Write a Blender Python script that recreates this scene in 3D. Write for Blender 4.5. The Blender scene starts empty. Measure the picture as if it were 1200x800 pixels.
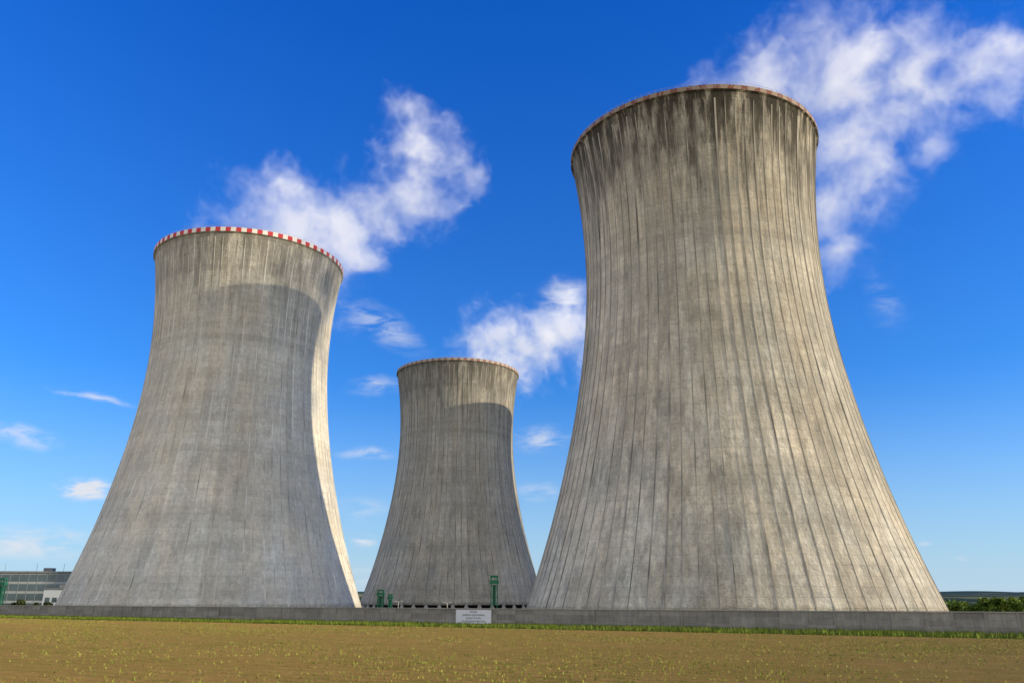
import bpy, math, random
import numpy as np
from mathutils import Vector, Matrix
random.seed(7); rng=np.random.default_rng(7)
sc=bpy.context.scene
sc.view_settings.view_transform='Standard'
sc.view_settings.look='None'
sc.view_settings.exposure=0
COL=sc.collection

# ------------------------------------------------------------------ helpers
def mesh_obj(name,verts,faces,mat=None,parent=None,smooth=False,mats=None,midx=None):
    me=bpy.data.meshes.new(name)
    me.from_pydata([tuple(map(float,v)) for v in verts],[],[tuple(map(int,f)) for f in faces])
    me.update()
    if mats:
        for m in mats: me.materials.append(m)
        if midx is not None: me.polygons.foreach_set('material_index',np.array(midx,dtype=np.int32))
    elif mat: me.materials.append(mat)
    if smooth: me.polygons.foreach_set('use_smooth',[True]*len(me.polygons))
    ob=bpy.data.objects.new(name,me); COL.objects.link(ob)
    if parent: ob.parent=parent
    return ob
def empty(name,loc=(0,0,0),rz=0):
    e=bpy.data.objects.new(name,None); COL.objects.link(e); e.location=loc; e.rotation_euler=(0,0,rz)
    e.empty_display_size=0.5
    return e
class MB:
    def __init__(s): s.v=[];s.f=[];s.m=[]
    def box(s,x0,x1,y0,y1,z0,z1,m=0):
        b=len(s.v)
        s.v+=[(x0,y0,z0),(x1,y0,z0),(x1,y1,z0),(x0,y1,z0),(x0,y0,z1),(x1,y0,z1),(x1,y1,z1),(x0,y1,z1)]
        s.f+=[(b,b+3,b+2,b+1),(b+4,b+5,b+6,b+7),(b,b+1,b+5,b+4),(b+1,b+2,b+6,b+5),(b+2,b+3,b+7,b+6),(b+3,b,b+4,b+7)]
        s.m+=[m]*6
    def beam(s,p,q,w,n=4,m=0,w2=None):
        p=Vector(p);q=Vector(q);d=(q-p).normalized()
        a=d.cross(Vector((0,0,1)));
        if a.length<1e-3:a=Vector((1,0,0))
        a.normalize();c=d.cross(a);b=len(s.v)
        w2=w if w2 is None else w2
        for pt,ww in((p,w),(q,w2)):
            for i in range(n):
                t=2*math.pi*(i+.5)/n
                s.v.append(tuple(pt+a*math.cos(t)*ww+c*math.sin(t)*ww))
        for i in range(n):
            j=(i+1)%n; s.f.append((b+i,b+j,b+n+j,b+n+i)); s.m.append(m)
        s.f.append(tuple(b+i for i in range(n))[::-1]); s.f.append(tuple(b+n+i for i in range(n))); s.m+=[m,m]
    def obj(s,name,mats,parent=None):
        return mesh_obj(name,s.v,s.f,parent=parent,mats=mats,midx=s.m)

class NT:
    def __init__(s,tree): s.t=tree; s.n=tree.nodes; s.l=tree.links
    def node(s,typ,**k):
        n=s.n.new(typ)
        for a,b in k.items(): setattr(n,a,b)
        return n
    def put(s,inp,val):
        if hasattr(val,'is_linked') or isinstance(val,bpy.types.NodeSocket): s.l.new(val,inp)
        else: inp.default_value=val
    def m(s,op,a,b=None,c=None,clamp=False):
        n=s.node('ShaderNodeMath',operation=op,use_clamp=clamp)
        s.put(n.inputs[0],a)
        if b is not None:s.put(n.inputs[1],b)
        if c is not None:s.put(n.inputs[2],c)
        return n.outputs[0]
    def vm(s,op,a,b=None,out=0,scale=None):
        n=s.node('ShaderNodeVectorMath',operation=op)
        s.put(n.inputs[0],a)
        if b is not None:s.put(n.inputs[1],b)
        if scale is not None:s.put(n.inputs['Scale'],scale)
        return n.outputs[out]
    def mix(s,fac,a,b,blend='MIX'):
        n=s.node('ShaderNodeMix',data_type='RGBA',blend_type=blend)
        s.put(n.inputs[0],fac);s.put(n.inputs[6],a);s.put(n.inputs[7],b)
        return n.outputs[2]
    def noise(s,vec,scale,detail=4,rough=.55,dist=0,out=0):
        n=s.node('ShaderNodeTexNoise'); s.put(n.inputs['Vector'],vec)
        n.inputs['Scale'].default_value=scale;n.inputs['Detail'].default_value=detail
        n.inputs['Roughness'].default_value=rough;n.inputs['Distortion'].default_value=dist
        return n.outputs[out]
    def mr(s,v,a,b,c=0,d=1,smooth=False):
        n=s.node('ShaderNodeMapRange',interpolation_type='SMOOTHSTEP' if smooth else 'LINEAR')
        s.put(n.inputs[0],v)
        for i,x in enumerate((a,b,c,d)): s.put(n.inputs[i+1],x)
        return n.outputs[0]
    def comb(s,x,y,z):
        n=s.node('ShaderNodeCombineXYZ')
        for i,q in enumerate((x,y,z)): s.put(n.inputs[i],q)
        return n.outputs[0]
    def sep(s,v):
        n=s.node('ShaderNodeSeparateXYZ'); s.put(n.inputs[0],v); return n.outputs
def C(r,g,b): return (r,g,b,1)

def new_mat(name):
    m=bpy.data.materials.new(name); m.use_nodes=True
    nt=NT(m.node_tree); b=m.node_tree.nodes['Principled BSDF']
    return m,nt,b
def simple(name,col,rough=.7,var=.15,scale=.6,metal=0,spec=.3,stretch=1):
    m,nt,b=new_mat(name)
    tc=nt.node('ShaderNodeTexCoord').outputs['Object']
    if stretch!=1: tc=nt.vm('MULTIPLY',tc,(1,1,stretch))
    n=nt.noise(tc,scale,3)
    v=nt.mr(n,.3,.7,1-var,1+var)
    c=nt.vm('SCALE',col[:3],scale=v)
    nt.l.new(c,b.inputs['Base Color'])
    b.inputs['Roughness'].default_value=rough;b.inputs['Metallic'].default_value=metal
    b.inputs['Specular IOR Level'].default_value=spec
    return m

# ------------------------------------------------------------------ light
SUN_AZ=math.radians(100.5); SUN_EL=math.radians(13)
sd=Vector((math.sin(SUN_AZ)*math.cos(SUN_EL),math.cos(SUN_AZ)*math.cos(SUN_EL),math.sin(SUN_EL)))
sl=bpy.data.lights.new('sun','SUN'); sl.energy=5.0; sl.angle=math.radians(.5); sl.color=(1,.82,.54)
so=bpy.data.objects.new('sun',sl); COL.objects.link(so); so.rotation_euler=sd.to_track_quat('Z','Y').to_euler(); so.location=(200,-50,150)

w=bpy.data.worlds.new('World'); sc.world=w; w.use_nodes=True
nt=NT(w.node_tree); bg=w.node_tree.nodes['Background']
sky=nt.node('ShaderNodeTexSky',sky_type='NISHITA'); sky.sun_disc=False
sky.sun_elevation=SUN_EL; sky.sun_rotation=SUN_AZ; sky.air_density=1.0; sky.dust_density=.4; sky.ozone_density=2.0; sky.altitude=200
dirv=nt.node('ShaderNodeTexCoord').outputs['Generated']
dx,dy,dz=nt.sep(dirv)
az=nt.m('MULTIPLY',nt.m('ARCTAN2',dx,dy),57.29578)
el=nt.m('MULTIPLY',nt.m('ARCSINE',dz),57.29578)
ae=nt.comb(az,el,0)
# clear, polarised-blue air: colour response of the sky by elevation
tint=nt.mix(nt.mr(el,6,40,0,1),C(.44,1.2,2.2),C(.10,1.02,2.9))
skyc=nt.mix(1.0,sky.outputs[0],tint,'MULTIPLY')
# clouds far away: (az, el, w, h, tilt deg, density)
CL=[(-9.5,18.4,4.6,1.6,-27,.45),(-31.5,9.4,2.8,.9,-4,.55),(-27.6,6.5,2.1,1.0,0,1.9),(-27.9,12.1,3.4,.35,-8,.5),
    (2.2,10.7,2.8,1.3,8,.5),(-10.2,9.6,2.8,.7,-4,.42),(-10,5.9,2.6,1.2,5,.3),(-10.1,3.9,1.4,.7,0,1.0),
    (2,7.2,2.4,.9,0,.42),(-9.8,14.2,2.6,1.0,5,.36),(28.3,2.3,.8,.25,0,.6),(26.4,3.2,.7,.25,0,.5),
    (3.6,20.4,2.4,2.2,30,.5),(-30,3.2,7,1.5,0,.6),(26,18.5,1.6,2.5,20,.14),(-9,1.5,12,1.2,0,.3)]
warp=nt.vm('SCALE',nt.vm('SUBTRACT',nt.noise(ae,.35,3,out=1),(.5,.5,.5)),scale=2.2)
aw=nt.vm('ADD',ae,nt.vm('MULTIPLY',warp,(1,.45,0)))
tot=None
for a,e,ww,hh,tilt,d in CL:
    mp=nt.node('ShaderNodeMapping',vector_type='TEXTURE'); nt.l.new(aw,mp.inputs[0])
    mp.inputs['Location'].default_value=(a,e,0);mp.inputs['Rotation'].default_value=(0,0,math.radians(tilt));mp.inputs['Scale'].default_value=(ww,hh,1)
    L=nt.vm('LENGTH',mp.outputs[0],out=1)
    q=nt.mr(L,0,1,d,0,True)
    tot=q if tot is None else nt.m('ADD',tot,q)
str_=nt.noise(nt.vm('MULTIPLY',ae,(.35,1.3,1)),1.0,6,.6,.6)
cl=nt.m('MULTIPLY',tot,nt.mr(str_,.34,.68,0,1.5,True),clamp=True)
# unseen bright sky added behind the viewer to fill the shaded sides
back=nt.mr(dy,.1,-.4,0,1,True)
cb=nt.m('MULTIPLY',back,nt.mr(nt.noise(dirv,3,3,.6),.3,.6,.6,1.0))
haze=nt.m('POWER',nt.mr(el,0,15,1,0),1.7)
c=nt.mix(nt.m('MULTIPLY',haze,.85),skyc,C(5.6,7.0,8.7))
c=nt.mix(cl,c,C(7.4,7.8,8.6))
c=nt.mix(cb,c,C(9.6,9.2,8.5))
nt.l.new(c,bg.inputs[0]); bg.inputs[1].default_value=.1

# ------------------------------------------------------------------ camera
cam=bpy.data.cameras.new('camera'); co=bpy.data.objects.new('camera',cam); COL.objects.link(co)
co.location=(0,0,3.6); co.rotation_euler=(math.radians(90+17.6),0,0)
cam.sensor_width=36; cam.lens=28.5; cam.clip_start=.1; cam.clip_end=30000
sc.camera=co

# ------------------------------------------------------------------ cooling towers
ZB,ZT,ZG=1.0,118.6,-6.4
RTH,ZTH,K=29.4,85.0,.405
def rad(z): return math.sqrt(RTH**2+(K*(z-ZTH))**2)+.9*(max(0,(30-z))/30)**2

def concrete(name,base,stain,top_stain,patch):
    m,nt,b=new_mat(name)
    pos=nt.node('ShaderNodeTexCoord').outputs['Object']
    x,y,z=nt.sep(pos)
    th=nt.m('ARCTAN2',x,nt.m('MULTIPLY',y,-1.0))
    N=84
    u=nt.m('MULTIPLY',th,N/(2*math.pi)); zi=nt.m('DIVIDE',z,1.9)
    cell=nt.comb(nt.m('FLOOR',u),nt.m('FLOOR',zi),0)
    wn=nt.node('ShaderNodeTexWhiteNoise'); nt.l.new(cell,wn.inputs[0])
    cellcol=nt.comb(nt.m('FLOOR',u),7.3,1.1); wc=nt.node('ShaderNodeTexWhiteNoise'); nt.l.new(cellcol,wc.inputs[0])
    ringc=nt.comb(nt.m('FLOOR',zi),3.3,0); wr=nt.node('ShaderNodeTexWhiteNoise'); nt.l.new(ringc,wr.inputs[0])
    v=nt.mr(wn.outputs[0],0,1,.95,1.05)
    v=nt.m('MULTIPLY',v,nt.mr(wc.outputs[0],0,1,.92,1.06))
    v=nt.m('MULTIPLY',v,nt.mr(wr.outputs[0],0,1,.95,1.05))
    # broad horizontal casting bands that wander a little round the shell
    hb=nt.noise(nt.vm('MULTIPLY',pos,(.012,.012,.16)),1.0,4,.6)
    v=nt.m('MULTIPLY',v,nt.mr(hb,.32,.68,.92,1.10))
    # mottling
    v=nt.m('MULTIPLY',v,nt.mr(nt.noise(pos,.045,3,.6),.3,.7,1-patch,1+patch))
    v=nt.m('MULTIPLY',v,nt.mr(nt.noise(pos,.9,4,.75),.3,.7,.82,1.16))
    # vertical run streaks
    sv=nt.vm('MULTIPLY',pos,(1,1,.035))
    s1=nt.noise(sv,.55,4,.65); v=nt.m('MULTIPLY',v,nt.mr(s1,.3,.72,1+stain*.5,1-stain))
    s2=nt.noise(sv,2.4,2,.6); v=nt.m('MULTIPLY',v,nt.mr(s2,.35,.75,1.05,1-stain*.55))
    # dark growth below the rim
    s3=nt.noise(nt.vm('MULTIPLY',pos,(1,1,.06)),.42,4,.7)
    hmask=nt.mr(z,64,116,0,1)
    ts=nt.m('MULTIPLY',nt.mr(s3,nt.mr(hmask,0,1,.72,.30),nt.mr(hmask,0,1,.84,.55),0,1,True),hmask)
    # dark patches just below the rim
    s6=nt.noise(nt.vm('MULTIPLY',pos,(1,1,.5)),.10,4,.6)
    dp=nt.m('MULTIPLY',nt.mr(s6,.44,.62,0,1,True),nt.mr(z,76,108,0,1))
    # horizontal lift joints
    fz=nt.m('FRACT',zi); lj=nt.mr(nt.m('ABSOLUTE',nt.m('SUBTRACT',fz,.5)),.45,.5,0,1)
    v=nt.m('MULTIPLY',v,nt.m('SUBTRACT',1,nt.m('MULTIPLY',lj,.12)))
    # blackish smears at mid height
    s4=nt.noise(nt.vm('MULTIPLY',pos,(1,1,.35)),.12,5,.75)
    sm=nt.mr(s4,.56,.76,0,min(.75,stain*2.1),True)
    # warm and cool weathering zones
    col=nt.vm('SCALE',base,scale=v)
    tint=nt.mix(nt.mr(s6,.35,.65),C(1.04,1.0,.94),C(.97,1.0,1.03))
    col=nt.mix(1.0,col,tint,'MULTIPLY')
    col=nt.mix(nt.m('MULTIPLY',dp,top_stain*.55),col,C(.18,.16,.125))
    col=nt.mix(nt.m('MULTIPLY',ts,top_stain),col,C(.085,.077,.064))
    col=nt.mix(sm,col,C(.17,.17,.165))
    nt.l.new(col,b.inputs['Base Color'])
    b.inputs['Roughness'].default_value=.95; b.inputs['Specular IOR Level'].default_value=.1
    b.inputs['Diffuse Roughness'].default_value=.7
    bp=nt.node('ShaderNodeBump'); bp.inputs['Strength'].default_value=.85; bp.inputs['Distance'].default_value=.5
    hgt=nt.m('SUBTRACT',nt.m('ADD',nt.noise(pos,2.0,4,.7),nt.m('MULTIPLY',wn.outputs[0],.07)),nt.m('MULTIPLY',lj,.12))
    nt.l.new(hgt,bp.inputs['Height']); nt.l.new(bp.outputs[0],b.inputs['Normal'])
    return m

m_dark=simple('inner_fill_dark',(.05,.05,.048),.9)
m_leg=simple('column_concrete',(.38,.37,.34),.9,.15,.5)
def paint(name,col,wear):
    m,nt,b=new_mat(name); pos=nt.node('ShaderNodeTexCoord').outputs['Object']
    n=nt.noise(pos,1.4,6,.7); f=nt.mr(n,.62-wear*.3,.75-wear*.2,0,1,True)
    nt.l.new(nt.mix(f,C(*col),C(.33,.3,.25)),b.inputs['Base Color']); b.inputs['Roughness'].default_value=.8
    return m

def tower(loc,base,stain,top_stain,patch,rimcols,rot=0,ribdark=.6,nrim=124,rimh=1.35,scale=1,ribw=1):
    T=empty('cooling_tower',(loc[0],loc[1],3.6*(1-scale)),0); T.scale=(scale,)*3
    mc=concrete('tower_concrete',base,stain,top_stain,patch)
    NS,NZ=336,72; V=[];F=[]
    zs=[ZB+(ZT-ZB)*i/NZ for i in range(NZ+1)]
    prof=[(rad(z),z) for z in zs]
    inner=[(rad(z)-.9-.5*max(0,(20-z)/20),z) for z in reversed(zs)]
    P=prof+inner
    for r,z in P:
        for i in range(NS):
            t=2*math.pi*i/NS; V.append((r*math.cos(t),r*math.sin(t),z))
    n=len(P)
    for j in range(n):
        k=(j+1)%n
        for i in range(NS):
            i2=(i+1)%NS
            F.append((j*NS+i,j*NS+i2,k*NS+i2,k*NS+i))
    sh=mesh_obj('shell',V,F,mc,T)
    sm=np.ones(len(F),dtype=bool)
    for j in (NZ,n-1): sm[j*NS:(j+1)*NS]=False
    sh.data.polygons.foreach_set('use_smooth',sm)
    m_rib=simple('rib_concrete',tuple(c*ribdark for c in base),.95,.6,.3,spec=.1,stretch=.25)
    V=[];F=[];N=84;RZ=48
    for i in range(N):
        t=2*math.pi*(i+rot+rng.normal(0,.05))/N; hw=(.06+.13*rng.random()**1.5)*ribw; dp=(.07+.15*rng.random())*ribw
        z0=ZB+.02; z1=ZT-3.0
        b=len(V)
        for k in range(RZ+1):
            z=z0+(z1-z0)*k/RZ; r=rad(z)-.03
            for rr,s in((r,-1),(r+dp,-1),(r+dp,1),(r,1)):
                V.append((rr*math.cos(t)-s*hw*math.sin(t),rr*math.sin(t)+s*hw*math.cos(t),z))
        for k in range(RZ):
            for q in range(3):
                a=b+k*4+q; F.append((a,a+1,a+5,a+4))
    mesh_obj('ribs',V,F,m_rib,T)
    V=[];F=[];M=[];sub=3;NN=nrim*sub
    zr0,zr1=ZT-rimh,ZT+.12; ro=rad(ZT)+.38; ri=rad(ZT)-1.1
    pr=[(rad(zr0)-.05,zr0-.35),(ro,zr0),(ro,zr1),(ri,zr1),(ri,zr0)]
    for r,z in pr:
        for i in range(NN):
            t=2*math.pi*i/NN; V.append((r*math.cos(t),r*math.sin(t),z))
    for j in range(4):
        for i in range(NN):
            i2=(i+1)%NN
            F.append((j*NN+i,j*NN+i2,(j+1)*NN+i2,(j+1)*NN+i)); M.append(((i//sub)%2) if j in(1,2) else 2)
    mesh_obj('rim_band',V,F,parent=T,mats=[rimcols[0],rimcols[1],mc],midx=M)
    mb=MB(); rr=rad(ZT)-.2
    for i in range(120):
        t=2*math.pi*i/120; t2=2*math.pi*(i+1)/120
        p=(rr*math.cos(t),rr*math.sin(t)); q=(rr*math.cos(t2),rr*math.sin(t2))
        mb.beam((*p,ZT),(*p,ZT+1.1),.035); mb.beam((*p,ZT+1.1),(*q,ZT+1.1),.03)
    mb.obj('rim_railing',[m_leg],T)
    mb=MB(); NL=48; rb=rad(ZB)-.5; rg=rad(ZB)+2.4
    for i in range(NL):
        t=2*math.pi*i/NL; 
        for s in(-.5,.5):
            t2=2*math.pi*(i+s)/NL
            mb.beam((rg*math.cos(t),rg*math.sin(t),ZG-.8),(rb*math.cos(t2),rb*math.sin(t2),ZB+.1),.5,8)
    mb.obj('inlet_columns',[m_leg],T)
    V=[];F=[]
    for r,z in((rg+1.2,ZG-1),(rg+1.2,ZG+1.1),(rg+.8,ZG+1.1),(rg+.8,ZG-1)):
        for i in range(96):
            t=2*math.pi*i/96; V.append((r*math.cos(t),r*math.sin(t),z))
    for j in range(3):
        for i in range(96): F.append((j*96+i,j*96+(i+1)%96,(j+1)*96+(i+1)%96,(j+1)*96+i))
    mesh_obj('basin_wall',V,F,m_leg,T)
    V=[];F=[]
    for r,z in((rad(ZB)-5,ZG-1),(rad(ZB)-5,ZB+7),):
        for i in range(96):
            t=2*math.pi*i/96; V.append((r*math.cos(t),r*math.sin(t),z))
    F=[(i,(i+1)%96,96+(i+1)%96,96+i) for i in range(96)]; F.append(tuple(range(96,192)))
    mesh_obj('fill_pack',V,F,m_dark,T)
    return T

red=paint('red_paint',(.55,.04,.05),.1); white=paint('white_paint',(.8,.78,.74),.0)
ored=paint('old_red_paint',(.19,.065,.045),.5); owh=paint('old_white_paint',(.30,.22,.165),.5)
mred=paint('faded_red_paint',(.26,.09,.07),.6); mwh=paint('faded_white_paint',(.42,.38,.33),.5)
tower((-89.3,257.2),(.71,.70,.655),.14,.5,.07,(red,white),.3,.88,scale=.944,ribw=.75)
tower((-29.1,422),(.50,.485,.44),.26,.7,.12,(mred,mwh),.1,.65,rimh=1.2)
tower((48.9,196),(.69,.655,.575),.33,1.0,.15,(ored,owh),.45,.50,rimh=1.0)
tower((106,364),(.45,.43,.39),.2,.6,.08,(mred,mwh),.6,.7)

# ------------------------------------------------------------------ terrain
U=Vector((.8606,-.5093)); Nn=Vector((.5093,.8606)); S0=102.3
def sm(a,b,x):
    t=max(0,min(1,(x-a)/(b-a))); return t*t*(3-2*t)
def hterr(x,y):
    s=x*Nn.x+y*Nn.y-S0
    h=-6.45*sm(1.2,26,s)
    d=math.hypot(x,y)
    h+=sm(1300,5200,d)*(50+14*math.sin(x*.0016+1)+9*math.sin(x*.0041+y*.0013)+5*math.sin(x*.009))*sm(0,900,s)
    return h
us=sorted(set([-12000,-9000,-7000,-5500,-4500,-3800,-3200]+list(range(-2800,2801,200))+[3200,3800,4500,5500,7000,9000,12000]+list(range(-300,151,30))))
us=sorted(set(us+list(range(-1000,6001,100))))
ss=[-2500,-1500,-800,-400,-200,-140,-110]+list(range(-100,1,4))+[1.2,3,6,9,12,15,18,21,24,26,40,70,120,200,300,450,650,900,1200,1500,1800,2200,2600,3000,3500,4000,4600,5200,6500,9000,14000]
V=[];F=[]
for s in ss:
    for u in us:
        x=u*U.x+(s+S0)*Nn.x; y=u*U.y+(s+S0)*Nn.y
        V.append((x,y,hterr(x,y)))
nu=len(us)
for j in range(len(ss)-1):
    for i in range(nu-1): F.append((j*nu+i,j*nu+i+1,(j+1)*nu+i+1,(j+1)*nu+i))
m,nt,b=new_mat('field_soil_and_grass')
pos=nt.node('ShaderNodeNewGeometry').outputs['Position']
s=nt.m('SUBTRACT',nt.vm('DOT_PRODUCT',pos,(Nn.x,Nn.y,0),out=1),S0)
uu=nt.vm('DOT_PRODUCT',pos,(U.x,U.y,0),out=1)
px,py,pz=nt.sep(pos)
f1=nt.noise(pos,.5,6,.7); f2=nt.noise(nt.comb(nt.m('MULTIPLY',uu,.05),nt.m('MULTIPLY',s,.2),0),1,5,.65)
f3=nt.noise(pos,6,4,.75); f4=nt.noise(nt.comb(nt.m('MULTIPLY',uu,.4),nt.m('MULTIPLY',s,1.0),3),1,6,.8)
f5=nt.noise(pos,.035,3,.5)
soil=nt.mix(nt.mr(f1,.3,.7),C(.62,.39,.125),C(.86,.58,.21))
soil=nt.mix(nt.mr(f2,.38,.66,0,.6),soil,C(.50,.40,.09))
soil=nt.mix(nt.m('MULTIPLY',nt.mr(f4,.47,.61,0,.85,True),nt.mr(f5,.35,.6,.3,1)),soil,C(.29,.32,.055))
soil=nt.mix(nt.mr(f4,.45,.32,0,.6,True),soil,C(.42,.22,.07))
soil=nt.mix(nt.mr(f3,.42,.66,0,.65,True),soil,C(.37,.22,.065))
row=nt.m('FRACT',nt.m('DIVIDE',nt.m('ADD',s,nt.m('MULTIPLY',f1,.4)),1.5))
rowm=nt.mr(nt.m('ABSOLUTE',nt.m('SUBTRACT',row,.5)),.0,.3,1,0,True)
soil=nt.mix(nt.m('MULTIPLY',rowm,.22),soil,C(.27,.25,.06))
grass=nt.mix(nt.mr(f3,.3,.7),C(.06,.10,.015),C(.14,.18,.035))
gv=nt.mr(nt.m('ADD',s,nt.m('MULTIPLY',nt.m('SUBTRACT',f1,.5),5)),-8.5,-6.5,0,1,True)
near=nt.mix(gv,soil,grass)
fields=nt.node('ShaderNodeTexVoronoi'); fields.inputs['Scale'].default_value=.0022; nt.l.new(pos,fields.inputs['Vector'])
fc=nt.sep(fields.outputs['Color'])[0]
farc=nt.mix(nt.mr(fc,.45,.55),C(.06,.11,.035),C(.22,.22,.09))
wood=nt.mr(nt.noise(pos,.0025,4,.6),.42,.50,0,1,True)
farc=nt.mix(wood,farc,C(.025,.05,.03))
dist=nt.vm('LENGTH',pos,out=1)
farc=nt.mix(nt.mr(dist,900,5000,0,.7),farc,C(.04,.075,.11))  # aerial haze painted into the far ground colour, bluer with distance
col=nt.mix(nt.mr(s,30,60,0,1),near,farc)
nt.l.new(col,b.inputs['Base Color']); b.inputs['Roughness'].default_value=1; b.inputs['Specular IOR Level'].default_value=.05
b.inputs['Diffuse Roughness'].default_value=1
bp=nt.node('ShaderNodeBump'); bp.inputs['Strength'].default_value=1; bp.inputs['Distance'].default_value=.5
nt.l.new(nt.m('ADD',nt.m('ADD',nt.m('ADD',f3,f1),f4),nt.m('MULTIPLY',rowm,-.2)),bp.inputs['Height']); nt.l.new(bp.outputs[0],b.inputs['Normal'])
mesh_obj('ground',V,F,m,smooth=True)

# leaf masses --------------------------------------------------------
def leafmat(name,c1,c2,sc_=.8):
    m,nt,b=new_mat(name); pos=nt.node('ShaderNodeNewGeometry').outputs['Position']
    n=nt.noise(pos,sc_,4,.6); nt.l.new(nt.mix(nt.mr(n,.35,.65),C(*c1),C(*c2)),b.inputs['Base Color'])
    b.inputs['Roughness'].default_value=.8; b.inputs['Specular IOR Level'].default_value=.15
    return m
def blades(name,P,h,wd,mat,lean=.35):
    n=len(P); a=rng.random(n)*6.283; hh=h*(.5+rng.random(n)); ww=wd*(.6+.8*rng.random(n))
    dxy=np.stack([np.cos(a),np.sin(a)],1)*ww[:,None]
    ln=(rng.random((n,2))-.5)*2*lean*hh[:,None]
    v0=np.concatenate([P[:,:2]-dxy,P[:,2:]],1); v1=np.concatenate([P[:,:2]+dxy,P[:,2:]],1)
    v2=np.concatenate([P[:,:2]+ln,P[:,2:]+hh[:,None]],1)
    V=np.stack([v0,v1,v2],1).reshape(-1,3); F=np.arange(3*n).reshape(-1,3)
    return mesh_obj(name,V,F,mat)
def uv2w(u,s,z):
    u=np.asarray(u);s=np.asarray(s)
    return np.stack([u*U.x+(s+S0)*Nn.x,u*U.y+(s+S0)*Nn.y,np.zeros_like(u)+z],1)
m_grass=leafmat('verge_grass',(.08,.13,.015),(.21,.27,.04),.5)
n=60000; u=rng.uniform(-235,30,n); s_=-rng.random(n)**1.3*8.2-.15
dens=.5+.5*np.sin(u*.21)*np.sin(u*.083+1)+.3*np.sin(u*.9)
keep=rng.random(n)<np.clip(dens*.8+.35,0.1,1)
Pg=uv2w(u,s_,-.02)[keep]
blades('grass_verge',Pg,.42,.07,m_grass)
m_crop=leafmat('crop_seedling_leaf',(.15,.21,.03),(.34,.35,.07),.3)
ncr=85000; rows=rng.integers(6,62,ncr)*1.5; u=rng.uniform(-190,70,ncr)
P=uv2w(u,-rows-.75+rng.normal(0,.3,ncr),-.01)
P=P[(P[:,1]>22)]
# seedlings come up in patches
pn=np.sin(P[:,0]*.11+1)*np.sin(P[:,1]*.17)+.6*np.sin(P[:,0]*.37+P[:,1]*.2)+.5*np.sin(P[:,0]*.05-P[:,1]*.09)
P=P[rng.random(len(P))<np.clip(.5+.45*pn,.1,1)]
blades('crop_seedlings',P,.12,.045,m_crop,.6)

# ------------------------------------------------------------------ perimeter wall
RZ=math.atan2(U.y,U.x)
W=empty('perimeter_wall',(S0*Nn.x,S0*Nn.y,0),RZ)
def wallmat():
    m,nt,b=new_mat('wall_concrete'); pos=nt.node('ShaderNodeTexCoord').outputs['Object']
    x,y,z=nt.sep(pos)
    wn=nt.node('ShaderNodeTexWhiteNoise'); nt.l.new(nt.comb(nt.m('FLOOR',nt.m('DIVIDE',x,3)),nt.m('FLOOR',nt.m('DIVIDE',z,.78)),0),wn.inputs[0])
    v=nt.mr(wn.outputs[0],0,1,.80,1.17)
    v=nt.m('MULTIPLY',v,nt.mr(nt.noise(pos,.8,6,.7),.3,.7,.8,1.15))
    v=nt.m('MULTIPLY',v,nt.mr(nt.noise(nt.vm('MULTIPLY',pos,(1,1,.15)),2.5,4,.6),.35,.75,1.05,.75))
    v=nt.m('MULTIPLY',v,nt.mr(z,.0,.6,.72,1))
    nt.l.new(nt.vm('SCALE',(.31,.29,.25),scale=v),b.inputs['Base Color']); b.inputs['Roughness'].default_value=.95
    return m
mw=wallmat()
mb=MB()
for i in range(-90,28):
    x0=i*3.0; dz=random.uniform(-.02,.02)
    for k in range(3):
        mb.box(x0+.14,x0+2.86,.0+random.uniform(-.01,.01),.12,k*.745+.003 if k else -.3,(k+1)*.745-.012)
    mb.box(x0-.14,x0+.14,-.07,.2,-.3,2.30+dz)
mb.obj('panels_and_posts',[mw],W)
mb=MB(); mb.box(-270,84,-.1,.22,2.235,2.34) ; mb.obj('coping',[simple('coping_concrete',(.38,.35,.30),.9,.2,.7)],W)

# ------------------------------------------------------------------ sign on the wall
su=(-5.4*U.x+122.1*U.y)
sg=empty('warning_sign',(su*U.x+S0*Nn.x,su*U.y+S0*Nn.y,0),RZ)
m_w=simple('sign_white',(.80,.80,.82),.5,.04); m_bk=simple('sign_lettering',(.05,.055,.12),.6,.02); m_st=simple('galvanised_steel',(.4,.4,.4),.5,.1,metal=.6)
mb=MB(); mb.box(-3,3,-.16,-.12,.28,2.12); mb.obj('panel',[m_w],sg)
mb=MB()
for a in((-3.06,3.06,.22,.28),(-3.06,3.06,2.12,2.18),(-3.06,-3.0,.28,2.12),(3.0,3.06,.28,2.12)): mb.box(a[0],a[1],-.18,-.10,a[2],a[3])
for x in(-2,0,2): mb.box(x-.04,x+.04,-.12,-.07,.1,2.2)
mb.obj('frame',[m_st],sg)
for i,(tx,z,sz) in enumerate((("POZOR",1.72,.36),("JADERNA ELEKTRARNA",1.30,.36),("ZAKAZ VSTUPU",.88,.36),("DO STREZENEHO PROSTORU",.48,.30))):
    cu=bpy.data.curves.new('t','FONT'); cu.body=tx; cu.size=sz; cu.align_x='CENTER'; cu.extrude=.006
    o=bpy.data.objects.new('lettering_%d'%(i+1),cu); COL.objects.link(o); o.parent=sg; o.location=(0,-.168,z); o.rotation_euler=(math.pi/2,0,0)
    cu.materials.append(m_bk)

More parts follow.
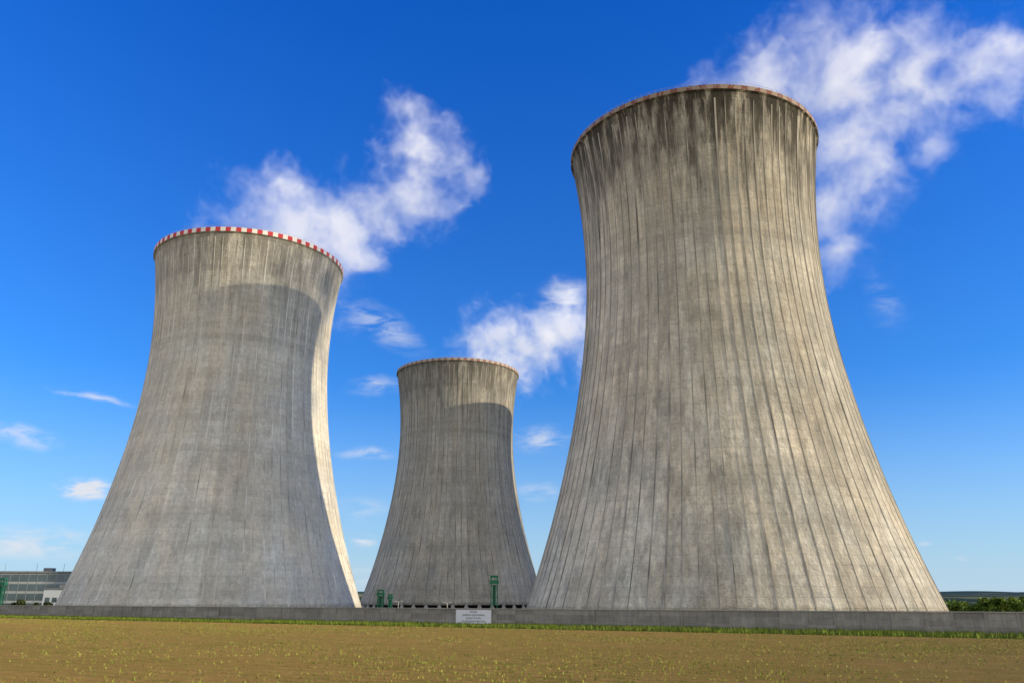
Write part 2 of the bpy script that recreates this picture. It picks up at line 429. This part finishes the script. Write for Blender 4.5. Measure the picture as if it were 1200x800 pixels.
# ------------------------------------------------------------------ green steel gantries
m_gr=simple('green_steel_paint',(.015,.13,.08),.5,.2)
def gantry(x,y,w_,h,rz=0):
    G=empty('steel_gantry',(x,y,ZG),rz); mb=MB()
    for sx in(-1,1):
        for sy in(-1,1): mb.beam((sx*w_/2,sy*.9,0),(sx*w_/2,sy*.9,h),.22)
        mb.beam((sx*w_/2,-.9,h*.35),(sx*w_/2,.9,h*.6),.12); mb.beam((sx*w_/2,.9,h*.6),(sx*w_/2,-.9,h*.88),.12)
    for z in(.35,.6,.82): 
        for sy in(-1,1): mb.beam((-w_/2,sy*.9,h*z),(w_/2,sy*.9,h*z),.16)
    mb.box(-w_/2-.5,w_/2+.5,-1.2,1.2,h*.86,h*.93); mb.box(-w_/2-.3,w_/2+.3,-1.0,1.0,h*.98,h*1.02)
    mb.box(-w_/4,w_/4,-.6,.6,h*.45,h*.84)
    mb.obj('frame',[m_gr],G)
    mb=MB()
    for k in range(9):
        xx=-w_/2-.5+k*(w_+1)/8; mb.beam((xx,-1.2,h*.93),(xx,-1.2,h*.98),.04)
    mb.obj('railing',[m_gr],G)
gantry(-6.3,300,2.2,17.6)
gantry(-51,330,2.0,13.2)
gantry(-47.2,330,1.0,11.6)
gantry(-214,355,2.4,18)

# ------------------------------------------------------------------ small light poles inside the fence
m_pole=simple('pole_white',(.7,.7,.68),.5,.05)
for x,y,h in((-98,199,9.4),(-88,203,8.4),(-64,208,8.0),(-40,300,9.0),(-22,290,8.6),(13,255,8.4)):
    L=empty('lamp_post',(x,y,ZG)); mb=MB()
    mb.beam((0,0,0),(0,0,h),.13,8,w2=.08); mb.beam((0,0,h),(1.1,0,h+.25),.07,6); mb.beam((0,0,h),(-1.1,0,h+.25),.07,6)
    mb.box(.8,1.6,-.18,.18,h+.2,h+.38); mb.box(-1.6,-.8,-.18,.18,h+.2,h+.38); mb.box(-.3,.3,-.3,.3,-.2,.15)
    mb.obj('pole',[m_pole],L)

# ------------------------------------------------------------------ office building on the left
B=empty('office_building',(-226,392,ZG),math.radians(8))
m_pan=simple('facade_panel',(.36,.40,.42),.5,.06); m_gl=simple('window_glass',(.06,.10,.12),.08,.3,.15,spec=.8); m_rf=simple('roof_edge',(.20,.22,.23),.6)
mb=MB(); mb.box(-75,22,0,18,0,21.5,0); mb.obj('walls',[m_pan],B)
mb=MB()
for k in range(5):
    z=.9+k*4.2; mb.box(-74.5,21.5,-.06,.0-.003,z,z+3.1,0)
mb.obj('window_bands',[m_gl],B)
mb=MB()
for i in range(25): mb.box(-74.56+i*4,-74.44+i*4,-.12,-.065,.5,21.2)
mb.obj('mullions',[m_pan],B)
mb=MB(); mb.box(-75.5,22.5,-.5,18.5,21.5,22.3); mb.box(-40,-25,4,12,22.3,24.0); mb.box(5,9,6,10,22.3,24.0)
for x in(-30,-12,2,14): mb.beam((x,6,22.3),(x,6,26),.08)
mb.obj('roof',[m_rf],B)
B2=empty('service_building',(-196,372,ZG),math.radians(4))
mb=MB(); mb.box(-9,14,0,14,0,14,0); mb.obj('walls',[simple('light_cladding',(.6,.66,.72),.45,.05)],B2)
mb=MB()
for i in range(7): mb.box(-8+i*3,-6+i*3,-.05,-.003,8.6,10.6)
mb.obj('windows',[m_gl],B2)
mb=MB(); mb.box(-9.3,14.3,-.3,14.3,14,14.5); mb.box(-4,0,3,8,14.5,16); mb.obj('roof',[m_rf],B2)

# ------------------------------------------------------------------ trees
m_leaf=leafmat('tree_leaves',(.06,.11,.015),(.19,.27,.045),.35); m_bark=simple('bark',(.12,.09,.06),.9)
m_leafd=leafmat('shrub_leaves',(.02,.035,.01),(.06,.08,.025),.35)
def treemass(name,places,leaf=.45,per=900,mat=m_leaf):
    T=empty(name,(0,0,0)); V=[];mb=MB()
    for x,y,z0,h,r in places:
        mb.beam((x,y,z0-.3),(x,y,z0+h*.55),.22,6,w2=.1)
        cls=[]
        for k in range(9):
            a=random.uniform(0,6.28); rr=r*random.uniform(.1,.75); zz=z0+h*random.uniform(.3,.88)
            c=(x+rr*math.cos(a),y+rr*math.sin(a),zz); cls.append((c,r*random.uniform(.25,.5)))
            mb.beam((x,y,z0+h*.3),c,.09,5,w2=.03)
        k=rng.integers(0,9,per); c=np.array([q[0] for q in cls])[k]; cr=np.array([q[1] for q in cls])[k]
        d=rng.normal(size=(per,3)); d/=np.linalg.norm(d,axis=1)[:,None]
        p=c+d*(cr*(rng.random(per)**.4))[:,None]*np.array([1,1,.85])
        a=rng.normal(size=(per,3));a/=np.linalg.norm(a,axis=1)[:,None]; e=np.cross(a,rng.normal(size=(per,3)));e/=np.linalg.norm(e,axis=1)[:,None]
        L=leaf*(.5+rng.random(per))[:,None]
        V.append(np.stack([p-a*L,p+e*L*.6,p+a*L,p-e*L*.6],1).reshape(-1,3))
    V=np.concatenate(V); mesh_obj('leaves',V,np.arange(len(V)).reshape(-1,4),mat,T)
    mb.obj('trunks_and_limbs',[m_bark],T)
pl=[]
for i in range(70):
    x=random.uniform(124,205); y=random.uniform(215,262)
    pl.append((x,y,ZG,random.uniform(8.5,11.5),random.uniform(2.8,4.6)))
for i in range(40):
    x=random.uniform(190,330); y=random.uniform(225,300)
    pl.append((x,y,ZG,random.uniform(8,11),random.uniform(2.8,4.4)))
treemass('tree_row',pl)
pl=[(random.uniform(-235,-172),random.uniform(322,345),ZG,random.uniform(7,11.5),random.uniform(2.5,3.8)) for i in range(22)]
treemass('shrub_mass',pl,mat=m_leafd)

# ------------------------------------------------------------------ steam plumes (volumes)
def plume(blobs,seed,dens=.10,amp=3.7,thr=.515):
    P=np.array([b_[:3] for b_ in blobs]);R=np.array([b_[3] for b_ in blobs])
    lo=(P-R[:,None]*1.4).min(0);hi=(P+R[:,None]*1.4).max(0)
    mb=MB(); mb.box(lo[0],hi[0],lo[1],hi[1],lo[2],hi[2])
    m=bpy.data.materials.new('steam'); m.use_nodes=True; t=m.node_tree
    t.nodes.clear(); nt=NT(t); out=nt.node('ShaderNodeOutputMaterial')
    pos=nt.node('ShaderNodeTexCoord').outputs['Object']
    o=nt.vm('ADD',pos,(seed*31.7,seed*17.1,seed*9.3))
    wp=nt.vm('SCALE',nt.vm('SUBTRACT',nt.noise(o,.05,3,.65,out=1),(.5,.5,.5)),scale=20)
    q=nt.vm('ADD',pos,wp)
    f=None
    for x,y,z,r in blobs:
        d=nt.vm('DISTANCE',q,(x,y,z),out=1)
        g=nt.m('SUBTRACT',1,nt.m('DIVIDE',d,r*1.6))
        f=g if f is None else nt.m('SMOOTH_MAX',f,g,.25)
    o2=nt.vm('ADD',o,nt.vm('SCALE',wp,scale=1.1))
    nz=nt.noise(o2,.075,5,.66)
    f=nt.m('ADD',f,nt.m('MULTIPLY',nt.m('SUBTRACT',nz,thr),amp))
    de=nt.m('MULTIPLY',nt.m('POWER',nt.mr(f,-.1,1.2,0,1),2.0),dens)
    vs=nt.node('ShaderNodeVolumeScatter'); vs.inputs['Color'].default_value=(1,1,1,1); vs.inputs['Anisotropy'].default_value=.0
    nt.l.new(de,vs.inputs['Density'])
    em=nt.node('ShaderNodeEmission'); em.inputs[0].default_value=(1,.985,.95,1); nt.l.new(nt.m('MULTIPLY',de,.46),em.inputs[1])  # added glow in the steam, stands in for light scattered repeatedly inside
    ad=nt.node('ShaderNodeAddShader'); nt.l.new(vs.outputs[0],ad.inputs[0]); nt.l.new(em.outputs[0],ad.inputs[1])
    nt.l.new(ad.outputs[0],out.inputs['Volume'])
    m.cycles.volume_sampling='DISTANCE'; m.cycles.volume_step_rate=1.6
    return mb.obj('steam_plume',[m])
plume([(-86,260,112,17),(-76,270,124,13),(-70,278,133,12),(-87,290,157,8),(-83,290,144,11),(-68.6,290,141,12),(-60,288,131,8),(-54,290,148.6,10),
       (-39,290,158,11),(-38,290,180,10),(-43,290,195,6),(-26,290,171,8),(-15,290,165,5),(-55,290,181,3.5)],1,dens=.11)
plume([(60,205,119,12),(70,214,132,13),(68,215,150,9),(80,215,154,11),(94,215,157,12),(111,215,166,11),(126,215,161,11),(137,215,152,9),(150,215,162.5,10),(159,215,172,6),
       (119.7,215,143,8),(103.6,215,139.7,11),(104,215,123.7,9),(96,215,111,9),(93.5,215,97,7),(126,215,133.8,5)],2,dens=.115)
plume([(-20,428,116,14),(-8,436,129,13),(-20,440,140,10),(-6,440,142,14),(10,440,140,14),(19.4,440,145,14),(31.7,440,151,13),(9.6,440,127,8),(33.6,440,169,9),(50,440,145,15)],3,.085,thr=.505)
print('done')
